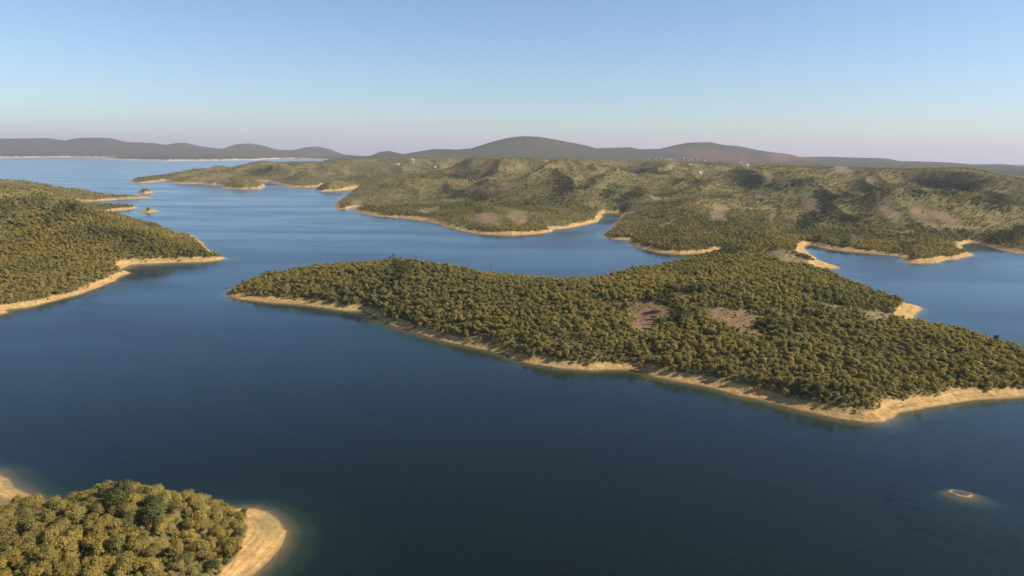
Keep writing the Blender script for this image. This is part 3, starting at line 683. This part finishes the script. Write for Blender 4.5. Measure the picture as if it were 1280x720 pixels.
ok &= rng.uniform(size=len(px_)) > np.clip(pb * 1.4, 0, .86)
thin = sst(.55, .72, fbm(px_ / 9, py_ / 9, 83, 3)) * np.interp(pr, [0, 290, 320, 1000, 1500], [.16, .16, .55, .5, .35])
ok &= rng.uniform(size=len(px_)) > thin * (1 - pd)
open_ = np.interp(pr, [0, 900, 1400], [0, 0, .45]) * (1 - np.clip(pd * 1.3, 0, 1)) * (.5 + fbm(px_ / 45, py_ / 45, 89, 3))
ok &= rng.uniform(size=len(px_)) > open_
shrubs_ = (ps > .35 * pw) & (ps < pw + 2) & (rng.uniform(size=len(px_)) < .04) & (pr < 1100)
ok |= shrubs_
# leave out what no viewpoint near the camera could see
vis_ang = (np.maximum(Zg, 0) - CAMZ) / RR
mx_ang = np.maximum.accumulate(vis_ang, axis=0)
pa = (pz + np.interp(pr, [0, 1000, 4000], [10, 14, 16]) - CAMZ) / pr
ok &= pa > bil(mx_ang, px_, py_) - .0008
px_, py_, pz, pr, pd, pg, pb, pbody, pred, ps, pw = [a[ok] for a in (px_, py_, pz, pr, pd, pg, pb, pbody, pred, ps, pw)]
n_ = len(px_)
base = np.interp(pr, [0, 270, 600, 1200, 3000], [.72, .66, .68, .66, .62])
patch = fbm(px_ / 60, py_ / 60, 85, 3) - .5; patch2 = fbm(px_ / 300, py_ / 300, 86, 3) - .5
tint = base + patch * .34 + patch2 * .3 * (pr > 900) + rng.normal(size=n_) * np.where(pr < 300, .12, .08)
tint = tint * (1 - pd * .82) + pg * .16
tint = np.where((rng.uniform(size=n_) < .004), .95, tint)
tint = np.where((rng.uniform(size=n_) < .05), .16, tint)
tint = np.where(rng.uniform(size=n_) < .012, .97, np.clip(tint, 0, .86))
grow = np.interp(pr, [0, 1150, 2500, 6200], [1.2, 1.25, 1.7, 2.8])
size = (.45 + 1.0 * rng.uniform(size=n_) ** 2.6) * (.82 + .42 * fbm(px_ / 16, py_ / 16, 88, 3)) * np.where(pr < 300, .70, .62) * (1 + .35 * pd) * grow
size *= np.interp(ps - pw, [-2, 0, 6], [.35, .68, 1]) * (1 - .6 * np.clip(pb * 1.6, 0, 1))
hs = size * rng.uniform(.85, 1.2, n_) * np.interp(pr, [0, 300, 600, 1500, 4000], [.95, .9, .9, .8, .6])
scl = np.stack([size, size, hs], -1); rotz = rng.uniform(0, 2 * PI_, n_)
idx = np.where(pr < 300, 9 + rng.integers(0, 2, n_), np.where(pr < 1000, rng.integers(0, 5, n_), 5 + rng.integers(0, 4, n_)))
pine = (rng.uniform(size=n_) < .02 + .0 * pd) & (pr > 300) & (pr < 1500)
pine &= (pbody == 1) | (pd > .3)
idx = np.where(pine, 11, idx); tint = np.where(pine, .05, tint)
PP = np.stack([px_, py_, pz - .05], -1)

# ---- individual trees: the 300 or so nearest in view
qx, qy, qd_ = project(px_, py_, pz + 2.5)
inview = (qx > -6) & (qx < 1286) & (qy < 726) & (pr < 300) & (pbody == 4)
cand = np.nonzero(inview)[0]
specials_near = []     # trees with a label of their own are set by pixel below
cand = cand[np.argsort(pr[cand])][:285]
chosen = np.zeros(n_, bool); chosen[cand] = True
KINDS_T = [('dark', .14, 'dark green'), ('olive', .42, 'olive green'), ('ochre', .64, 'ochre green'), ('golden', .82, 'golden yellow'), ('russet', .97, 'rust brown')]
crown_meshes = {}
for kname, tv_, _ in KINDS_T:
    lm = leaf_material('leaves ' + kname, tv_)
    for i in range(NV): crown_meshes[(kname, i)] = mesh_np('crown', *crown_geo[i], [lm])
def build_tree(name, x, y, z, rz, sx, sz, kname, v, label, cat, group=None, trunk=True):
    t = bpy.data.objects.new(name, None); COL.objects.link(t); t.empty_display_size = .5
    t.location = (x, y, z); t.rotation_euler = (0, 0, rz); t.scale = (sx, sx, sz)
    tag(t, label, cat, group)
    o = bpy.data.objects.new('crown', crown_meshes[(kname, v)]); COL.objects.link(o); o.parent = t
    if trunk:
        o = bpy.data.objects.new('trunk', trunk_meshes[v]); COL.objects.link(o); o.parent = t
    return t
for i in cand:
    tt = tint[i]; kname, _, kw = min(KINDS_T, key=lambda k_: abs(k_[1] - tt) + (0.1 if k_[0] == 'russet' else 0))
    X_, Y_ = qx[i], qy[i]
    if X_ > 255 and ps[i] - pw[i] < 5: where = 'standing at the edge of the sand spit'
    elif X_ > 235: where = 'in the thicket behind the sand spit'
    elif Y_ < 632: where = 'on the crest of the near headland against the water'
    elif 165 < X_ < 225 and 640 < Y_ < 700: where = 'beside the small bare gap in the headland wood'
    elif X_ < 70: where = 'in the lower left corner of the headland wood'
    elif Y_ > 690: where = 'along the bottom edge of the headland wood'
    else: where = 'in the middle of the headland wood'
    build_tree('oak_tree', px_[i], py_[i], pz[i] - .05, rotz[i], size[i] * 1.04, hs[i] * 1.04, kname, int(rng.integers(0, NV)), kw + ' bushy oak ' + where, 'tree', 'oaks of the near headland')

# ---- lone trees and bushes one can point to
solo = [ # px, py of the foot, scale, kind, name, label
 (833,388,1.75,'dark','oak_tree','big dark green oak at the right end of the reddish clearing'),
 (824,411,1.35,'dark','oak_tree','dark round oak on the lower edge of the reddish clearing'),
 (841,404,1.35,'dark','oak_tree','dark oak just right of the round one below the clearing'),
 (952,423,1.4,'dark','oak_tree','dark broad oak below the second clearing, left of its twin'),
 (981,420,1.35,'dark','oak_tree','dark broad oak below the second clearing, right of its twin'),
 (858,368,1.1,'dark','oak_tree','small dark oak on the strip of grass above the clearings'),
 (876,370,1.4,'dark','oak_tree','wide dark oak on the strip of grass above the clearings'),
 (815,399,.7,'olive','shrub','low olive shrub in the middle of the reddish clearing'),
 (919,397,.6,'olive','shrub','small round shrub at the upper rim of the second clearing'),
 (930,410,.55,'russet','shrub','rusty shrub at the centre of the second clearing'),
 (904,412,.6,'russet','shrub','rusty shrub at the left end of the second clearing'),
 (940,404,.5,'olive','shrub','tiny olive shrub at the right of the second clearing'),
 (914,418,.6,'dark','shrub','dark low shrub along the bottom of the second clearing'),
 (800,463,.85,'russet','shrub','dark red shrub at the notch of the sandy shore'),
 (1068,517,.35,'dark','shrub','dark leafy clump added as the shadow of the olive shrub on the wide yellow beach'),  # dark clump standing in for the olive shrub's cast shadow
 (1072,513,.38,'olive','shrub','olive shrub just above its added shadow clump on the wide beach'),
 (985,498,.4,'russet','shrub','brown shrub on the beach below the central wood'),
 (971,491,.38,'olive','shrub','small olive shrub up against the wood edge above the beach'),
 (1008,497,.35,'dark','shrub','small dark shrub on the upper beach under the wood'),
 (944,489,.7,'russet','shrub','reddish shrub spreading where beach and wood meet'),
 (661,441,.7,'russet','shrub','rusty shrub standing on the narrow beach left of centre'),
 (633,441,.75,'russet','shrub','dark rusty shrub on the small rocky point of the shore'),
 (687,445,.75,'olive','shrub','first of three round olive shrubs on the sand'),
 (697,447,.75,'olive','shrub','middle one of three round olive shrubs on the sand'),
 (709,450,.75,'olive','shrub','last of three round olive shrubs on the sand'),
 (363,374,.55,'olive','shrub','round shrub on the pale beach of the peninsula end'),
 (284,363,.7,'russet','shrub','orange shrub at the very tip of the long peninsula'),
 (60,375,.45,'dark','shrub','lone dark shrub low on the beach of the left hillside'),
 (225,327,.7,'russet','shrub','rusty shrub on the thin beach of the left hillside'),
 (185,264,1.3,'dark','shrub','dark bush alone on the thin sand strip'),
 (866,303,1.5,'russet','shrub','orange red shrub above the beach across the strait'),
 (613,335,1.0,'dark','pine_tree','small dark tree rising on the crest against the strait'),
 (585,330,.8,'dark','pine_tree','tiny dark tree on the crest left of its taller neighbour'),
 (518,322,.9,'dark','pine_tree','dark tree at the highest point of the peninsula crest'),
 (1232,423,.8,'dark','pine_tree','dark tree on the right crest against the bay'),
 (186,283,1.2,'dark','pine_tree','slim dark pine on the left hillside edge, furthest up'),
 (198,287,1.1,'dark','pine_tree','slim dark pine on the left hillside edge, second from the top'),
 (213,292,1.1,'dark','pine_tree','slim dark pine on the left hillside edge, third from the top'),
 (252,313,.9,'dark','pine_tree','short dark pine near the tip of the left hillside'),
 (149,645,1.7,'dark','oak_tree','large dark green oak standing out on the headland crest'),
 (196,663,1.75,'dark','oak_tree','large grey green oak right above the small bare gap'),
 (160,670,1.3,'dark','oak_tree','dark green oak between the two large dark ones and the gap'),
]
pm = [mesh_np('crown', V, Fc, [crown_meshes[('dark', 0)].materials[0]])]
for (a, b, sc, kn, nm, lab) in solo:
    x, y, z = hit(a, b)
    v = int(rng.integers(0, NV))
    if nm == 'pine_tree':
        t = bpy.data.objects.new(nm, None); COL.objects.link(t); t.location = (x, y, z); t.scale = (sc * .6, sc * .6, sc * .6)
        tag(t, lab, 'tree')
        o = link('crown', pm[0], t); o = link('trunk', trunk_meshes[0], t)
    else:
        build_tree(nm, x, y, z - (.55 if nm == 'shrub' else .1), rng.uniform(0, 6), sc, sc * (.9 if nm == 'shrub' else .95), kn, v, lab, 'tree' if nm == 'oak_tree' else 'shrub', None if nm == 'oak_tree' else 'shrubs on the shores and clearings')
    # room for it
    chosen |= (np.hypot(px_ - x, py_ - y) < 1.5 * sc) & ~chosen & (pr > 300)

rest = ~chosen
groups = [
 ('woodland', rest & (pbody == 4), 'thick ochre oak scrub covering the rest of the near headland'),
 ('woodland', rest & (pbody == 0) & (pr < 790), 'dense olive and ochre oak wood covering the long middle peninsula'),
 ('woodland', rest & (pbody == 1), 'dense green and ochre wood covering the left hillside'),
 ('woodland', rest & (pbody == 0) & (pr >= 790), 'patchy scrub and dark woods over the hills across the lake'),
 ('thicket', rest & ((pbody == 2) | (pbody == 3)), 'dark thicket topping the small round islet')]
for nm, m_, lab in groups:
    if m_.any(): scatter(nm, PP[m_], idx[m_], rotz[m_], scl[m_], tint[m_], lab, 'woodland')
print('POINTS', n_, 'near ind', len(cand))

# ------------------------------------------------------------------ houses in the far valley
M_wall = plain('whitewash', (.78, .74, .68), .8, .5, .06); M_roof = plain('roof tiles', (.50, .36, .27), .85, 2, .2); M_dk = plain('window glass', (.03, .035, .04), .3)
def box(cx, cy, cz, sx, sy, sz):
    v = np.array([[i, j, k_] for i in (-.5, .5) for j in (-.5, .5) for k_ in (-.5, .5)]) * (sx, sy, sz) + (cx, cy, cz)
    f = np.array([(0, 1, 3, 2), (4, 6, 7, 5), (0, 4, 5, 1), (2, 3, 7, 6), (0, 2, 6, 4), (1, 5, 7, 3)]); return v, f
wall_me = mesh_np('wall', *box(0, 0, 3, 12, 9, 6.4), [M_wall])
rv = np.array([(-6.6, -5.2, 6.2), (6.6, -5.2, 6.2), (6.6, 5.2, 6.2), (-6.6, 5.2, 6.2), (-6.6, 0, 8.8), (6.6, 0, 8.8)])
rm = bpy.data.meshes.new('roof'); rm.from_pydata([tuple(a) for a in rv], [], [(0, 1, 5, 4), (2, 3, 4, 5), (0, 4, 3), (1, 2, 5), (0, 3, 2, 1)]); rm.materials.append(M_roof)
win_me = mesh_np('window', *box(0, 0, 0, 1.3, .12, 1.5), [M_dk]); door_me = mesh_np('door', *box(0, 0, 0, 1.2, .12, 2.2), [M_bark])
hs_list = [(515.5,201,1.4,'lone white house below the twin peaks on the far plain'),(497.5,207,1.3,'white house in front of the lone one on the far plain'),(544,209.5,1.1,'small pale house on a clearing of the far plain'),
 (811,199,1.2,'leftmost white house of the far village'),(819.5,198.8,1.1,'second white house of the far village from the left'),(826.5,199,1.3,'third white house of the far village from the left'),
 (855,198.5,1.3,'white house at the left foot of the reddish mountain'),(864,199.5,1.2,'white house under the reddish mountain, left of a pair'),(872,199.2,1.4,'white house under the reddish mountain, right of a pair'),
 (881,201,1.2,'white house lowest under the reddish mountain'),(934.5,207,1.1,'bright white house on the hill right of the village'),(927,196,1.2,'pale house high above the bright white one'),
 (863,207.5,1,'small white house nearer than the village, left one'),(875,217.5,.9,'small white house nearer than the village, low one')]
for (a, b, sc, lab) in hs_list:
    x, y, z = hit(a, b, 1500)
    t = bpy.data.objects.new('house', None); COL.objects.link(t); t.location = (x, y, z - .4); t.scale = (sc, sc, sc); t.rotation_euler = (0, 0, rng.uniform(-.4, .4)); tag(t, lab, 'house', 'white houses far off'); t.scale = (sc * .8,) * 3
    link('wall', wall_me, t); link('roof', rm, t)
    for wx_ in (-3.6, 3.6):
        for wz in (1.8, 4.4):
            o = link('window', win_me, t); o.location = (wx_, -4.53, wz)
    o = link('door', door_me, t); o.location = (0, -4.53, 1.1)

# ------------------------------------------------------------------ haze
def haze():
    m, nt, out = mat('haze air')
    pv = N(nt, 'ShaderNodeVolumePrincipled'); pv.inputs['Color'].default_value = (.72, .715, .82, 1); pv.inputs['Density'].default_value = HAZE; pv.inputs['Anisotropy'].default_value = .1
    nt.links.new(pv.outputs[0], out.inputs['Volume'])
    v, f = box(0, 4500, 345, 60000, 33000, 710)
    v[:, 2] = np.where(v[:, 2] < 300, -140, 600)
    v[:, 1] = np.where(v[:, 1] < 0, -42000, 42000); v[:, 0] *= 1.4
    o = link('haze', mesh_np('haze', v, f, [m])); tag(o, 'thin blue grey haze lying over the lake and hills', 'haze', kind='stuff')
HAZE = 4.2e-5
haze()

# ------------------------------------------------------------------ light
SUN_EL, SUN_AZ = R(35), R(97)          # azimuth clockwise from +Y
w = bpy.data.worlds.new('World'); S.world = w; w.use_nodes = True
nt = w.node_tree; bg = nt.nodes['Background']; bg.inputs[1].default_value = .085
st = nt.nodes.new('ShaderNodeTexSky'); st.sky_type = 'NISHITA'; st.sun_disc = False; st.sun_elevation = SUN_EL; st.sun_rotation = SUN_AZ; st.altitude = 600; st.air_density = 1.0; st.dust_density = .9; st.ozone_density = 3.0
wb = nt.nodes.new('ShaderNodeVectorMath'); wb.operation = 'MULTIPLY'; wb.inputs[1].default_value = (.965, 1.03, 1.10)
nt.links.new(st.outputs[0], wb.inputs[0]); nt.links.new(wb.outputs[0], bg.inputs[0])
sl = bpy.data.lights.new('sun', 'SUN'); sl.energy = 5.0; sl.angle = R(.5); sl.color = (1, .90, .76)
so = bpy.data.objects.new('sun', sl); COL.objects.link(so)
import mathutils
sd_ = mathutils.Vector((math.sin(SUN_AZ) * math.cos(SUN_EL), math.cos(SUN_AZ) * math.cos(SUN_EL), math.sin(SUN_EL)))
so.rotation_euler = sd_.to_track_quat('Z', 'Y').to_euler(); so.location = (300, 100, 800)

# ------------------------------------------------------------------ camera
cd = bpy.data.cameras.new('camera'); co = bpy.data.objects.new('camera', cd); COL.objects.link(co)
cd.sensor_width = 36; cd.lens = 36 * F / 1280; cd.clip_start = 1; cd.clip_end = 90000
mw = mathutils.Matrix(((rt[0], up[0], -fw[0], 0), (rt[1], up[1], -fw[1], 0), (rt[2], up[2], -fw[2], CAMZ), (0, 0, 0, 1)))
co.matrix_world = mw; S.camera = co
vs = S.view_settings; S.display_settings.display_device = 'sRGB'
vs.view_transform = 'Standard'; vs.look = 'None'; vs.exposure = 0.7; vs.gamma = 1
S.cycles.max_bounces = 5; S.cycles.diffuse_bounces = 2; S.cycles.glossy_bounces = 2; S.cycles.transmission_bounces = 2; S.cycles.transparent_max_bounces = 6; S.cycles.volume_bounces = 0
S.cycles.use_denoising = True
